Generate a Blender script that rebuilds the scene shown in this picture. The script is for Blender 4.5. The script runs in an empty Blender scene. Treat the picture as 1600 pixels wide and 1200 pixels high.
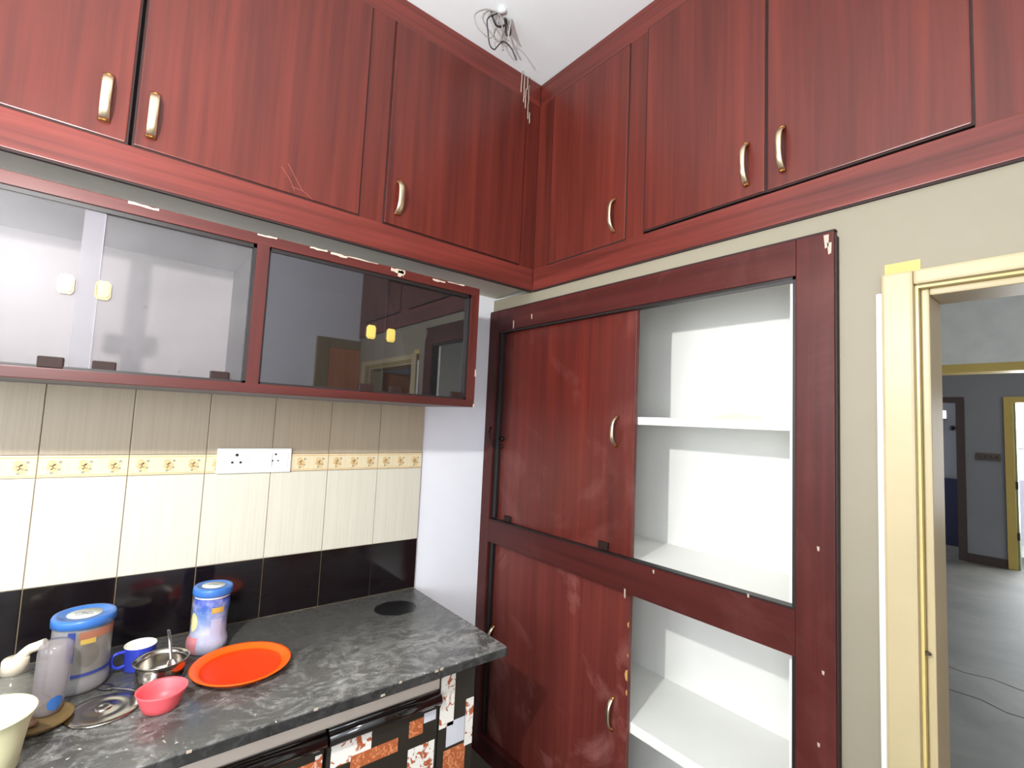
import bpy, bmesh, math, random
from mathutils import Vector, Matrix
random.seed(7)
SC = bpy.context.scene
COL = SC.collection
PI = math.pi

# ------------------------------------------------------------------ camera, world, lights, exposure
cam_d = bpy.data.cameras.new('camera')
cam_d.sensor_width = 36.0
cam_d.lens = 36.0 * 754.6 / 1600.0
cam_d.clip_start = 0.02
cam = bpy.data.objects.new('camera', cam_d)
COL.objects.link(cam)
RT = Vector((0.77655908, -0.62836443, 0.04597978))
UP = Vector((-0.08343696, -0.03022985, 0.99605443))
FW = Vector((0.62449521, 0.77733153, 0.07590408))
cam.matrix_world = Matrix(((RT.x, UP.x, -FW.x, -1.032), (RT.y, UP.y, -FW.y, -1.884), (RT.z, UP.z, -FW.z, 1.490), (0, 0, 0, 1)))
SC.camera = cam

world = bpy.data.worlds.new('world')
SC.world = world
world.use_nodes = True
bg = world.node_tree.nodes['Background']
bg.inputs['Color'].default_value = (0.86, 0.93, 1.0, 1)
bg.inputs['Strength'].default_value = 2.2

def lamp(name, kind, loc, energy, color, rot=None, **kw):
    d = bpy.data.lights.new(name, kind)
    d.energy = energy
    d.color = color
    for k, v in kw.items():
        setattr(d, k, v)
    o = bpy.data.objects.new(name, d)
    COL.objects.link(o)
    o.location = loc
    if rot: o.rotation_euler = rot
    return o
# bare lamp hanging in the kitchen, left of the camera
lamp('kitchen_bulb', 'POINT', (-1.35, -1.34, 1.957), 80, (1.0, 0.98, 0.955), shadow_soft_size=0.024)
# added fill: unseen rear and side windows put in to brighten the kitchen
lamp('kitchen_rear_fill', 'AREA', (-2.35, -2.60, 1.55), 40, (0.93, 0.96, 1.0), rot=(PI / 2, 0, 0), shape='RECTANGLE', size=1.0, size_y=1.1)
lamp('kitchen_side_fill', 'AREA', (-3.0, -1.35, 1.55), 16, (0.93, 0.96, 1.0), rot=(0, -PI / 2, 0), shape='RECTANGLE', size=1.1, size_y=1.0)  # second fill lamp, behind the added side window
# daylight through the next room's openings
lamp('hall_window_daylight', 'AREA', (3.2, -4.45, 1.6), 20, (0.95, 0.97, 1.0), rot=(PI / 2, 0, 0), shape='RECTANGLE', size=2.2, size_y=1.4)
lamp('entrance_daylight', 'AREA', (7.9, -1.75, 1.3), 70, (0.93, 0.97, 1.0), rot=(0, PI / 2, 0), shape='RECTANGLE', size=1.7, size_y=1.2)

SC.view_settings.view_transform = 'Standard'
SC.view_settings.look = 'None'
SC.view_settings.exposure = 0.25
SC.view_settings.gamma = 1.0
SC.view_settings.use_curve_mapping = False

# ------------------------------------------------------------------ materials
def srgb(r, g, b):
    f = lambda c: (c / 255 / 12.92) if c / 255 <= 0.04045 else ((c / 255 + 0.055) / 1.055) ** 2.4
    return (f(r), f(g), f(b), 1.0)

def new_mat(name):
    m = bpy.data.materials.new(name)
    m.use_nodes = True
    nt = m.node_tree
    return m, nt, nt.nodes['Principled BSDF']

def N(nt, t, **kw):
    n = nt.nodes.new(t)
    for k, v in kw.items():
        setattr(n, k, v)
    return n

def coords(nt, scale=(1, 1, 1), kind='Object', rot=(0, 0, 0)):
    tc = N(nt, 'ShaderNodeTexCoord')
    mp = N(nt, 'ShaderNodeMapping')
    mp.inputs['Scale'].default_value = scale
    mp.inputs['Rotation'].default_value = rot
    nt.links.new(tc.outputs[kind], mp.inputs['Vector'])
    return mp.outputs['Vector']

def noise(nt, vec, scale, detail=4, rough=0.55, dist=0.0):
    n = N(nt, 'ShaderNodeTexNoise')
    n.inputs['Scale'].default_value = scale
    n.inputs['Detail'].default_value = detail
    n.inputs['Roughness'].default_value = rough
    n.inputs['Distortion'].default_value = dist
    nt.links.new(vec, n.inputs['Vector'])
    return n.outputs['Fac']

def ramp(nt, fac, stops, interp='LINEAR'):
    r = N(nt, 'ShaderNodeValToRGB')
    r.color_ramp.interpolation = interp
    e = r.color_ramp.elements
    while len(e) < len(stops):
        e.new(0.5)
    for i, (p, c) in enumerate(stops):
        e[i].position = p
        e[i].color = c if len(c) == 4 else (*c, 1)
    nt.links.new(fac, r.inputs['Fac'])
    return r.outputs['Color']

def mix(nt, fac, a, b, mode='MIX'):
    m = N(nt, 'ShaderNodeMix', data_type='RGBA', blend_type=mode)
    for s, v in ((m.inputs['Factor'], fac), (m.inputs[6], a), (m.inputs[7], b)):
        if hasattr(v, 'is_output') or isinstance(v, bpy.types.NodeSocket):
            nt.links.new(v, s)
        else:
            s.default_value = v
    return m.outputs[2]

def bump(nt, b, h, strength=0.2, dist=0.005):
    n = N(nt, 'ShaderNodeBump')
    n.inputs['Strength'].default_value = strength
    n.inputs['Distance'].default_value = dist
    nt.links.new(h, n.inputs['Height'])
    nt.links.new(n.outputs['Normal'], b.inputs['Normal'])

def plain(name, col, rough=0.5, metal=0.0, var=0.06, vscale=6, bumpy=0.0, coat=0.0, spec=0.5, trans=0.0):
    m, nt, b = new_mat(name)
    v = coords(nt)
    f = noise(nt, v, vscale, 5)
    c0 = tuple(max(0, c * (1 - var)) for c in col[:3])
    c1 = tuple(min(1, c * (1 + var)) for c in col[:3])
    nt.links.new(ramp(nt, f, [(0.3, c0), (0.7, c1)]), b.inputs['Base Color'])
    b.inputs['Roughness'].default_value = rough
    b.inputs['Metallic'].default_value = metal
    b.inputs['Coat Weight'].default_value = coat
    b.inputs['Specular IOR Level'].default_value = spec
    b.inputs['Transmission Weight'].default_value = trans
    if bumpy:
        bump(nt, b, noise(nt, v, vscale * 6, 4), bumpy)
    return m

def mahogany(name, axis, dark=srgb(74, 27, 21), light=srgb(116, 47, 36), dust=0.0, rough=0.34, dust_scale=2.2, coat=0.10, spec=0.42):
    """varnished red mahogany veneer; the grain runs along the given axis"""
    m, nt, b = new_mat(name)
    sc = [26, 26, 26]; sc[axis] = 0.9
    v = coords(nt, tuple(sc))
    g = noise(nt, v, 1.0, 8, 0.62, 0.25)
    sc2 = [5, 5, 5]; sc2[axis] = 0.35
    g2 = noise(nt, coords(nt, tuple(sc2)), 1.0, 3, 0.5, 0.4)
    mid = tuple((dark[i] + light[i]) / 2 for i in range(3))
    c = ramp(nt, g, [(0.28, dark), (0.5, mid), (0.74, light)])
    c2 = ramp(nt, g2, [(0.3, (0.62, 0.58, 0.6)), (0.7, (1.15, 1.1, 1.05))])
    c = mix(nt, 0.75, c, c2, 'MULTIPLY')
    if dust:
        d = noise(nt, coords(nt, (1, 1, 1), rot=(0.5, 0.3, 0.7)), dust_scale, 6, 0.62, 2.2)
        df = ramp(nt, d, [(0.50, (0, 0, 0)), (0.72, (dust, dust, dust))])
        c = mix(nt, df, c, srgb(176, 120, 112))
    nt.links.new(c, b.inputs['Base Color'])
    rr = noise(nt, coords(nt), 5.0, 4)
    mr = N(nt, 'ShaderNodeMapRange')
    mr.inputs['To Min'].default_value = rough - 0.07
    mr.inputs['To Max'].default_value = rough + 0.12
    nt.links.new(rr, mr.inputs['Value'])
    nt.links.new(mr.outputs['Result'], b.inputs['Roughness'])
    b.inputs['Coat Weight'].default_value = coat
    b.inputs['Specular IOR Level'].default_value = spec
    b.inputs['Coat Roughness'].default_value = 0.28
    bump(nt, b, g, 0.05, 0.002)
    return m

M = {}
M['wood_z'] = mahogany('mahogany_vertical', 2)
M['wood_x'] = mahogany('mahogany_along_x', 0, light=srgb(138, 60, 50))
M['wood_y'] = mahogany('mahogany_along_y', 1, light=srgb(138, 60, 50))
M['cab_x'] = mahogany('mahogany_cabinet_x', 0, dark=srgb(58, 21, 18), light=srgb(94, 37, 31))
M['cab_z'] = mahogany('mahogany_cabinet_z', 2, dark=srgb(58, 21, 18), light=srgb(94, 37, 31))
M['pantry_door'] = mahogany('mahogany_dusty', 2, dark=srgb(70, 23, 18), light=srgb(108, 38, 28), dust=0.14, rough=0.36, coat=0.08, spec=0.4)
M['pantry_lower'] = mahogany('mahogany_scuffed', 2, dark=srgb(86, 36, 32), light=srgb(118, 54, 46), dust=0.5, rough=0.42, dust_scale=1.7, coat=0.04, spec=0.3)
M['frame_y'] = mahogany('mahogany_frame_y', 1, dark=srgb(58, 21, 19), light=srgb(86, 34, 30), dust=0.08, rough=0.42, coat=0.03, spec=0.25)
M['frame_z'] = mahogany('mahogany_frame_z', 2, dark=srgb(58, 21, 19), light=srgb(86, 34, 30), dust=0.08, rough=0.42, coat=0.03, spec=0.25)
M['dark'] = plain('dark_joint_and_shadow', srgb(38, 14, 12), 0.7)  # door joints and backing, and the strips that imitate shadow lines
M['black_trim'] = plain('black_channel', srgb(28, 22, 22), 0.45)
M['white_wall'] = plain('white_limewash', srgb(236, 240, 246), 0.75, var=0.03, vscale=3, bumpy=0.08)
M['beige_wall'] = plain('beige_distemper', srgb(142, 135, 116), 0.6, var=0.04, vscale=2.5, bumpy=0.08)
M['ceiling'] = plain('ceiling_white', srgb(234, 240, 241), 0.8, var=0.03, vscale=2, bumpy=0.05)
M['grey_wall'] = plain('grey_distemper', srgb(134, 133, 137), 0.7, var=0.05, vscale=2, bumpy=0.05)
M['shelf_white'] = plain('white_enamel', srgb(244, 245, 240), 0.45, var=0.03, vscale=3, bumpy=0.05)
M['slab_beige'] = plain('slab_beige', srgb(206, 198, 182), 0.7, var=0.06, vscale=4, bumpy=0.1)
M['grout'] = plain('grout', srgb(150, 132, 104), 0.8)
M['brass'] = plain('brass', srgb(212, 160, 84), 0.22, 1.0, var=0.05)
M['nickel'] = plain('satin_nickel', srgb(236, 220, 186), 0.32, 1.0, var=0.08, vscale=60)
M['cream_plastic'] = plain('cream_plastic', srgb(190, 166, 84), 0.35)
M['clip'] = plain('brown_plastic', srgb(40, 25, 22), 0.6, spec=0.2)
M['white_plastic'] = plain('white_plastic', srgb(240, 240, 236), 0.3, var=0.01)
M['hole'] = plain('socket_hole', srgb(40, 40, 40), 0.7)
M['seam'] = plain('plate_seam', srgb(170, 170, 168), 0.5)
M['flake'] = plain('peeling_paint', srgb(178, 164, 148), 0.7)
M['wire'] = plain('wire_black', srgb(38, 36, 38), 0.45)
M['wire_grey'] = plain('wire_grey', srgb(150, 146, 140), 0.5)
M['steel'] = plain('stainless_steel', srgb(196, 190, 182), 0.2, 1.0, var=0.05, vscale=20)
M['orange'] = plain('orange_plastic', srgb(248, 96, 16), 0.35, var=0.02, spec=0.3)
M['red_orange'] = plain('red_orange_plastic', srgb(246, 58, 8), 0.4, var=0.02, spec=0.2)
M['pink'] = plain('pink_plastic', srgb(240, 98, 106), 0.4, var=0.03)
M['blue_mug'] = plain('blue_enamel', srgb(58, 74, 196), 0.3, var=0.03)
M['white_enamel'] = plain('mug_white', srgb(240, 240, 226), 0.3, var=0.01)
M['lid_blue'] = plain('lid_blue', srgb(58, 112, 186), 0.32, var=0.05)
M['lid_print'] = plain('lid_print', srgb(206, 210, 202), 0.4)
M['print_grey'] = plain('print_grey', srgb(120, 122, 124), 0.5)
M['band_blue'] = plain('band_blue', srgb(52, 66, 136), 0.4)
M['band_orange'] = plain('band_orange', srgb(158, 104, 80), 0.4)
M['band_yellow'] = plain('band_yellow', srgb(196, 166, 78), 0.4)
M['label_grey'] = plain('label_grey', srgb(124, 120, 114), 0.4, var=0.12, vscale=14)
M['label_dark'] = plain('label_dark', srgb(108, 103, 96), 0.4, var=0.12, vscale=20)
M['body_plastic'] = plain('jar_plastic', srgb(128, 126, 126), 0.3, var=0.08, vscale=9)
M['label_pink'] = plain('label_pink', srgb(202, 128, 134), 0.4)
M['label_cream'] = plain('label_cream', srgb(214, 206, 150), 0.45, var=0.2, vscale=40)
M['label_lilac'] = plain('label_lilac', srgb(172, 178, 204), 0.4)
M['label_sky'] = plain('label_sky', srgb(120, 160, 214), 0.4)
M['tub'] = plain('cream_tub', srgb(238, 234, 190), 0.4, var=0.03)
M['brown_dish'] = plain('amber_brown', srgb(112, 90, 52), 0.5, var=0.3, vscale=18)
M['brown_lump'] = plain('brown_lump', srgb(120, 88, 66), 0.6, var=0.3, vscale=20)
M['cap_cream'] = plain('cap_cream', srgb(214, 204, 182), 0.5)
M['yellow_frame'] = plain('yellow_enamel', srgb(182, 167, 130), 0.4, var=0.05, vscale=5, bumpy=0.06)
M['yellow_dark'] = plain('yellow_rebate', srgb(206, 186, 120), 0.3, var=0.06)
M['yellow_band'] = plain('ochre_paint', srgb(196, 168, 90), 0.4, var=0.05)
M['white_gloss'] = plain('white_gloss', srgb(246, 246, 244), 0.2, var=0.01)
M['mustard'] = plain('mustard_paint', srgb(206, 176, 104), 0.6, var=0.08, vscale=12)
M['cement'] = None
M['brown_dark'] = plain('brown_door_paint', srgb(70, 56, 52), 0.5)
M['dark_blue'] = plain('dark_blue_paint', srgb(32, 30, 62), 0.6)
M['outside_wall'] = plain('parapet_white', srgb(220, 216, 232), 0.7)
M['switch_brown'] = plain('switch_brown', srgb(92, 78, 74), 0.5)
M['green_frame'] = plain('green_jamb', srgb(120, 132, 100), 0.5)
M['leaf_wood'] = mahogany('teak_leaf', 2, dark=srgb(176, 112, 74), light=srgb(226, 152, 104))
M['foliage'] = plain('foliage', srgb(96, 120, 84), 0.7, var=0.3, vscale=10)
M['cloth_red'] = plain('cloth_red', srgb(206, 96, 80), 0.8)
M['cloth_blue'] = plain('cloth_blue', srgb(80, 110, 190), 0.8)
M['black_gloss'] = plain('black_gloss', srgb(20, 15, 16), 0.12, var=0.02, coat=0.5)
M['apron'] = plain('beige_apron', srgb(200, 188, 176), 0.5, var=0.04)
M['panel_brown'] = plain('charcoal_laminate', srgb(46, 42, 36), 0.35, var=0.08, vscale=4)
M['patch_white'] = plain('grey_white_print_and_glare', srgb(206, 208, 216), 0.3, var=0.08, vscale=10)  # print colour, also used for one painted glare patch

def tile_mat(name, col, ripple=0.12, rough=0.22):
    m, nt, b = new_mat(name)
    v = coords(nt, (160, 160, 3))
    f = noise(nt, v, 1.0, 3)
    c0 = tuple(c * 0.95 for c in col[:3]); c1 = tuple(min(1, c * 1.03) for c in col[:3])
    nt.links.new(ramp(nt, f, [(0.35, c0), (0.65, c1)]), b.inputs['Base Color'])
    b.inputs['Roughness'].default_value = rough
    bump(nt, b, f, ripple, 0.002)
    return m
M['tile_cream'] = tile_mat('tile_cream', srgb(208, 206, 190), 0.25)
M['tile_top_shaded'] = tile_mat('tile_top_shaded', srgb(178, 165, 142))  # cream tile darkened: the cabinet's shade painted into the top row
M['tile_black'] = tile_mat('tile_black', srgb(20, 15, 18), 0.0, 0.1)
M['tile_border'] = tile_mat('tile_border', srgb(218, 206, 172), 0.0)
M['motif'] = plain('motif_ochre', srgb(206, 178, 130), 0.4, var=0.12, vscale=90)
M['motif_grey'] = plain('motif_grey', srgb(150, 148, 124), 0.4)

def stone_mat():
    m, nt, b = new_mat('black_stone')
    v = coords(nt)
    base = ramp(nt, noise(nt, v, 7, 7, 0.65, 0.4), [(0.3, srgb(28, 29, 30)), (0.7, srgb(50, 50, 50))])
    # chalky smears, mostly along the front edge of the slab top
    tc = N(nt, 'ShaderNodeTexCoord')
    sp = N(nt, 'ShaderNodeSeparateXYZ')
    nt.links.new(tc.outputs['Object'], sp.inputs['Vector'])
    def rng(sock, a0, a1, b0, b1):
        r = N(nt, 'ShaderNodeMapRange')
        for n_, q in (('From Min', a0), ('From Max', a1), ('To Min', b0), ('To Max', b1)):
            r.inputs[n_].default_value = q
        nt.links.new(sock, r.inputs['Value'])
        return r.outputs['Result']
    def mul(p, q):
        n_ = N(nt, 'ShaderNodeMath', operation='MULTIPLY')
        nt.links.new(p, n_.inputs[0]); nt.links.new(q, n_.inputs[1])
        return n_.outputs[0]
    front = rng(sp.outputs['Y'], -0.20, -0.50, 0.0, 1.0)
    top = rng(sp.outputs['Z'], 0.024, 0.029, 0.12, 1.0)
    cloud = ramp(nt, noise(nt, v, 2.6, 3, 0.55, 0.8), [(0.40, (0.04,) * 3), (0.62, (1,) * 3)])
    fine = ramp(nt, noise(nt, coords(nt, (1, 1.7, 1), rot=(0, 0, 0.5)), 13, 12, 0.78, 0.9), [(0.45, (0,) * 3), (0.66, (1,) * 3)])
    streak = ramp(nt, noise(nt, coords(nt, (14, 70, 1), rot=(0, 0, 0.9)), 1.0, 5, 0.6, 0.5), [(0.62, (0,) * 3), (0.72, (1,) * 3)])
    film = rng(sp.outputs['Y'], -0.05, -0.40, 0.17, 0.12)
    smear = mul(mul(front, cloud), fine)
    c = mix(nt, mul(film, top), base, srgb(170, 168, 160))
    c = mix(nt, mul(mul(smear, top), rng(smear, 0, 1, 0.42, 0.6)), c, srgb(206, 206, 202))
    w = noise(nt, v, 5.5, 6, 0.62, 1.9)
    ridge = ramp(nt, w, [(0.455, (0,) * 3), (0.497, (1,) * 3), (0.503, (1,) * 3), (0.545, (0,) * 3)])
    gritty = ramp(nt, noise(nt, v, 42, 6, 0.7), [(0.40, (0.1,) * 3), (0.66, (1,) * 3)])
    speck = ramp(nt, noise(nt, v, 95, 2, 0.5), [(0.70, (0,) * 3), (0.74, (1,) * 3)])
    near = rng(sp.outputs['Y'], -0.22, -0.50, 0.0, 1.0)
    c = mix(nt, mul(mul(ridge, gritty), mul(near, rng(top, 0, 1, 0.0, 0.34))), c, srgb(222, 222, 218))
    c = mix(nt, mul(speck, mul(front, rng(top, 0, 1, 0.0, 0.8))), c, srgb(226, 226, 222))
    c = mix(nt, mul(mul(streak, mul(front, cloud)), rng(top, 0, 1, 0.0, 0.5)), c, srgb(214, 214, 210))
    nt.links.new(c, b.inputs['Base Color'])
    nt.links.new(rng(fine, 0, 1, 0.20, 0.5), b.inputs['Roughness'])
    return m
M['stone'] = stone_mat()

def cement_mat():
    m, nt, b = new_mat('cement_floor')
    v = coords(nt)
    c = ramp(nt, noise(nt, v, 1.6, 8, 0.62, 0.6), [(0.3, srgb(82, 81, 76)), (0.7, srgb(118, 116, 109))])
    spots = ramp(nt, noise(nt, v, 7, 4, 0.5), [(0.66, (0, 0, 0)), (0.74, (0.6, 0.6, 0.6))])
    c = mix(nt, spots, c, srgb(84, 80, 74))
    nt.links.new(c, b.inputs['Base Color'])
    b.inputs['Roughness'].default_value = 0.58
    return m
M['cement'] = cement_mat()

def marble_print(name, ca, cb, scale, lo=0.5, hi=0.56):
    m, nt, b = new_mat(name)
    v = coords(nt)
    n = noise(nt, v, scale, 3, 0.5, 1.2)
    nt.links.new(ramp(nt, n, [(lo, ca), (hi, cb)]), b.inputs['Base Color'])
    b.inputs['Roughness'].default_value = 0.3
    return m
M['marble_print'] = marble_print('marble_print', srgb(238, 236, 228), srgb(176, 92, 56), 38, 0.54, 0.6)
M['orange_print'] = marble_print('orange_print', srgb(176, 96, 58), srgb(224, 150, 104), 70, 0.48, 0.62)

def film_glass(name, tint, ior, rough, dust):
    """reflective window film on thin glass"""
    m, nt, b = new_mat(name)
    nt.nodes.remove(b)
    out = nt.nodes['Material Output']
    tr = N(nt, 'ShaderNodeBsdfTransparent'); tr.inputs['Color'].default_value = tint
    gl = N(nt, 'ShaderNodeBsdfGlossy'); gl.inputs['Roughness'].default_value = rough
    gl.inputs['Color'].default_value = (0.95, 0.95, 1.0, 1)
    df = N(nt, 'ShaderNodeBsdfDiffuse'); df.inputs['Color'].default_value = (0.7, 0.7, 0.7, 1)
    ms = N(nt, 'ShaderNodeMixShader')
    lw = N(nt, 'ShaderNodeFresnel'); lw.inputs['IOR'].default_value = ior
    nt.links.new(lw.outputs['Fac'], ms.inputs['Fac'])
    nt.links.new(tr.outputs[0], ms.inputs[1]); nt.links.new(gl.outputs[0], ms.inputs[2])
    m2 = N(nt, 'ShaderNodeMixShader')
    d = noise(nt, coords(nt), 3, 4)
    f = ramp(nt, d, [(0.3, (dust * .6,) * 3), (0.7, (dust * 1.4,) * 3)])
    nt.links.new(f, m2.inputs['Fac'])
    nt.links.new(ms.outputs[0], m2.inputs[1]); nt.links.new(df.outputs[0], m2.inputs[2])
    nt.links.new(m2.outputs[0], out.inputs['Surface'])
    return m
M['film_glass'] = film_glass('smoked_glass', (0.27, 0.27, 0.30, 1), 2.2, 0.02, 0.012)
M['dusty_glass'] = film_glass('dusty_glass', (0.68, 0.66, 0.67, 1), 1.22, 0.38, 0.07)

def milky(name, col, fac, rough=0.12):
    """thin translucent plastic: part see-through, part milky"""
    m, nt, b = new_mat(name)
    out = nt.nodes['Material Output']
    b.inputs['Base Color'].default_value = col
    b.inputs['Roughness'].default_value = rough
    tr = N(nt, 'ShaderNodeBsdfTransparent')
    tr.inputs['Color'].default_value = (0.93, 0.93, 0.95, 1)
    ms = N(nt, 'ShaderNodeMixShader')
    f = ramp(nt, noise(nt, coords(nt), 8, 3), [(0.3, (fac - .05,) * 3), (0.7, (fac + .05,) * 3)])
    nt.links.new(f, ms.inputs['Fac'])
    nt.links.new(tr.outputs[0], ms.inputs[1]); nt.links.new(b.outputs[0], ms.inputs[2])
    nt.links.new(ms.outputs[0], out.inputs['Surface'])
    return m
M['milky'] = milky('milky_plastic', srgb(160, 152, 152), 0.48)
M['overlap_sheen'] = milky('overlap_sheen', srgb(226, 230, 236), 0.55)  # pale film imitating the panes' doubled reflection
M['clear'] = milky('clear_plastic', srgb(170, 166, 150), 0.35)

# ------------------------------------------------------------------ geometry helpers
class MB:
    """collects shapes in world coordinates, built as ONE mesh object"""
    def __init__(s):
        s.bm = bmesh.new()
    def box(s, x0, x1, y0, y1, z0, z1, bev=0.0, mi=0):
        r = bmesh.ops.create_cube(s.bm, size=1.0)
        vs = r['verts']
        x0, x1 = min(x0, x1), max(x0, x1); y0, y1 = min(y0, y1), max(y0, y1); z0, z1 = min(z0, z1), max(z0, z1)
        for v in vs:
            v.co = Vector((x0 + (v.co.x + .5) * (x1 - x0), y0 + (v.co.y + .5) * (y1 - y0), z0 + (v.co.z + .5) * (z1 - z0)))
        fs = set(f for v in vs for f in v.link_faces)
        for f in fs: f.material_index = mi
        if bev:
            es = set(e for v in vs for e in v.link_edges)
            r = bmesh.ops.bevel(s.bm, geom=list(es), offset=bev, segments=2, affect='EDGES', profile=0.6)
            for f in r['faces']: f.material_index = mi
        return s
    def lathe(s, prof, c, seg=48, sx=1.0, sy=1.0, rot=None, mi=0, close=False):
        """profile [(r, z)] turned about the vertical through c"""
        rings = []
        R = rot or Matrix.Identity(3)
        for r, z in prof:
            ring = []
            if r < 1e-6:
                ring = [s.bm.verts.new(Vector(c) + R @ Vector((0, 0, z)))] * seg
            else:
                for k in range(seg):
                    a = 2 * PI * k / seg
                    ring.append(s.bm.verts.new(Vector(c) + R @ Vector((r * math.cos(a) * sx, r * math.sin(a) * sy, z))))
            rings.append(ring)
        for a, b in zip(rings[:-1], rings[1:]):
            for k in range(seg):
                q = [a[k], a[(k + 1) % seg], b[(k + 1) % seg], b[k]]
                u = []
                for v in q:
                    if v not in u: u.append(v)
                if len(u) >= 3:
                    try:
                        f = s.bm.faces.new(u); f.smooth = True; f.material_index = mi
                    except ValueError:
                        pass
        return s
    def tube(s, pts, rad, seg=8, mi=0, flat=None, caps=True):
        """round (or flat=(w,h) elliptical) bar along points"""
        pts = [Vector(p) for p in pts]
        rings = []
        up = Vector((0.13, 0.31, 0.94))
        for i, p in enumerate(pts):
            t = (pts[min(i + 1, len(pts) - 1)] - pts[max(i - 1, 0)]).normalized()
            if flat and len(flat) > 2: up = Vector(flat[2])
            a = t.cross(up)
            if a.length < 1e-4: a = t.cross(Vector((1, 0, 0)))
            a.normalize(); b = t.cross(a).normalized()
            ra, rb = (flat[0], flat[1]) if flat else ((rad, rad) if not callable(rad) else (rad(i), rad(i)))
            rings.append([s.bm.verts.new(p + a * ra * math.cos(2 * PI * k / seg) + b * rb * math.sin(2 * PI * k / seg)) for k in range(seg)])
        for r0, r1 in zip(rings[:-1], rings[1:]):
            for k in range(seg):
                f = s.bm.faces.new([r0[k], r0[(k + 1) % seg], r1[(k + 1) % seg], r1[k]])
                f.smooth = True; f.material_index = mi
        if caps:
            for r in (rings[0], rings[-1]):
                f = s.bm.faces.new(r); f.material_index = mi
        return s
    def prism(s, poly, d, mi=0):
        """polygon (list of 3D points) extruded by the vector d"""
        d = Vector(d)
        a = [s.bm.verts.new(Vector(p)) for p in poly]
        b = [s.bm.verts.new(Vector(p) + d) for p in poly]
        n = len(poly)
        fs = [s.bm.faces.new(a), s.bm.faces.new(b[::-1])]
        for k in range(n):
            fs.append(s.bm.faces.new([a[k], b[k], b[(k + 1) % n], a[(k + 1) % n]]))
        for f in fs: f.material_index = mi
        return s
    def curved(s, c, rfun, z0, z1, a0, a1, nz=6, na=12, t=0.0006, rot=None, shape=None, mi=0):
        """thin label wrapped on a turned body: radius rfun(z) + t, between angles a0..a1"""
        R = rot or Matrix.Identity(3)
        g = []
        for i in range(nz + 1):
            z = z0 + (z1 - z0) * i / nz
            row = []
            for k in range(na + 1):
                w = 1.0
                if shape == 'ellipse':
                    q = 2 * i / nz - 1
                    w = math.sqrt(max(0.0, 1 - q * q * 0.97))
                am = (a0 + a1) / 2
                a = am + (a1 - a0) / 2 * w * (2 * k / na - 1)
                r = rfun(z) + t
                row.append(s.bm.verts.new(Vector(c) + R @ Vector((r * math.cos(a), r * math.sin(a), z))))
            g.append(row)
        for i in range(nz):
            for k in range(na):
                f = s.bm.faces.new([g[i][k], g[i][k + 1], g[i + 1][k + 1], g[i + 1][k]])
                f.smooth = True; f.material_index = mi
        return s
    def build(s, name, mats, parent=None, origin=None):
        bmesh.ops.recalc_face_normals(s.bm, faces=s.bm.faces[:])
        me = bpy.data.meshes.new(name)
        o0 = Vector(origin) if origin else (wloc(parent) if parent else None)
        if o0 is None:
            xs = [v.co for v in s.bm.verts]
            o0 = Vector((sum(v.x for v in xs) / len(xs), sum(v.y for v in xs) / len(xs), min(v.z for v in xs)))
        for v in s.bm.verts: v.co -= o0
        s.bm.to_mesh(me); s.bm.free()
        for m in (mats if isinstance(mats, (list, tuple)) else [mats]):
            me.materials.append(m)
        o = bpy.data.objects.new(name, me)
        COL.objects.link(o)
        if parent:
            o.parent = parent
            o.location = o0 - wloc(parent)
            o['_w'] = list(o0)
        else:
            o.location = o0
            o['_w'] = list(o0)
        return o

def wloc(o):
    return Vector(o['_w'])

def thing(name, label, cat, loc, group=None):
    o = bpy.data.objects.new(name, None)
    o.empty_display_size = 0.05
    COL.objects.link(o)
    o.location = loc
    o['_w'] = list(loc)
    o['label'] = label; o['category'] = cat
    if group: o['group'] = group
    return o

def tag(o, label, cat, group=None):
    o['label'] = label; o['category'] = cat
    if group: o['group'] = group
    return o

def struct(name, mb, mat, parent=None):
    o = mb.build(name, mat, parent)
    if not parent: o['kind'] = 'structure'
    return o

def spline(pts, n=8):
    P = [Vector(p) for p in pts]; out = []
    for i in range(len(P) - 1):
        p0, p1, p2, p3 = P[max(i - 1, 0)], P[i], P[i + 1], P[min(i + 2, len(P) - 1)]
        for k in range(n):
            t = k / n
            out.append(0.5 * ((2 * p1) + (p2 - p0) * t + (2 * p0 - 5 * p1 + 4 * p2 - p3) * t * t + (3 * p1 - p0 - 3 * p2 + p3) * t ** 3))
    out.append(P[-1]); return out

# ------------------------------------------------------------------ room shell
CEIL = 3.034  # most positions from here on were back-projected from image pixels, then hardcoded
XW = 0.354            # face of the right-hand wall
PX = 0.334            # front of the pantry frame
SB = 2.0747            # underside of the loft slab

struct('floor', MB().box(-3.0, XW + .12, -2.7, 0.13, -0.1, 0.0), plain('kitchen_floor', srgb(96, 90, 78), 0.5, var=0.12, vscale=7))
struct('ceiling', MB().box(-3.0, XW + .12, -2.7, 0.13, CEIL, CEIL + .1), M['ceiling'])
wl = struct('wall_left', MB().box(-3.0, XW + 0.5, 0.012, 0.13, 0, CEIL), M['white_wall'])
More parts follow.
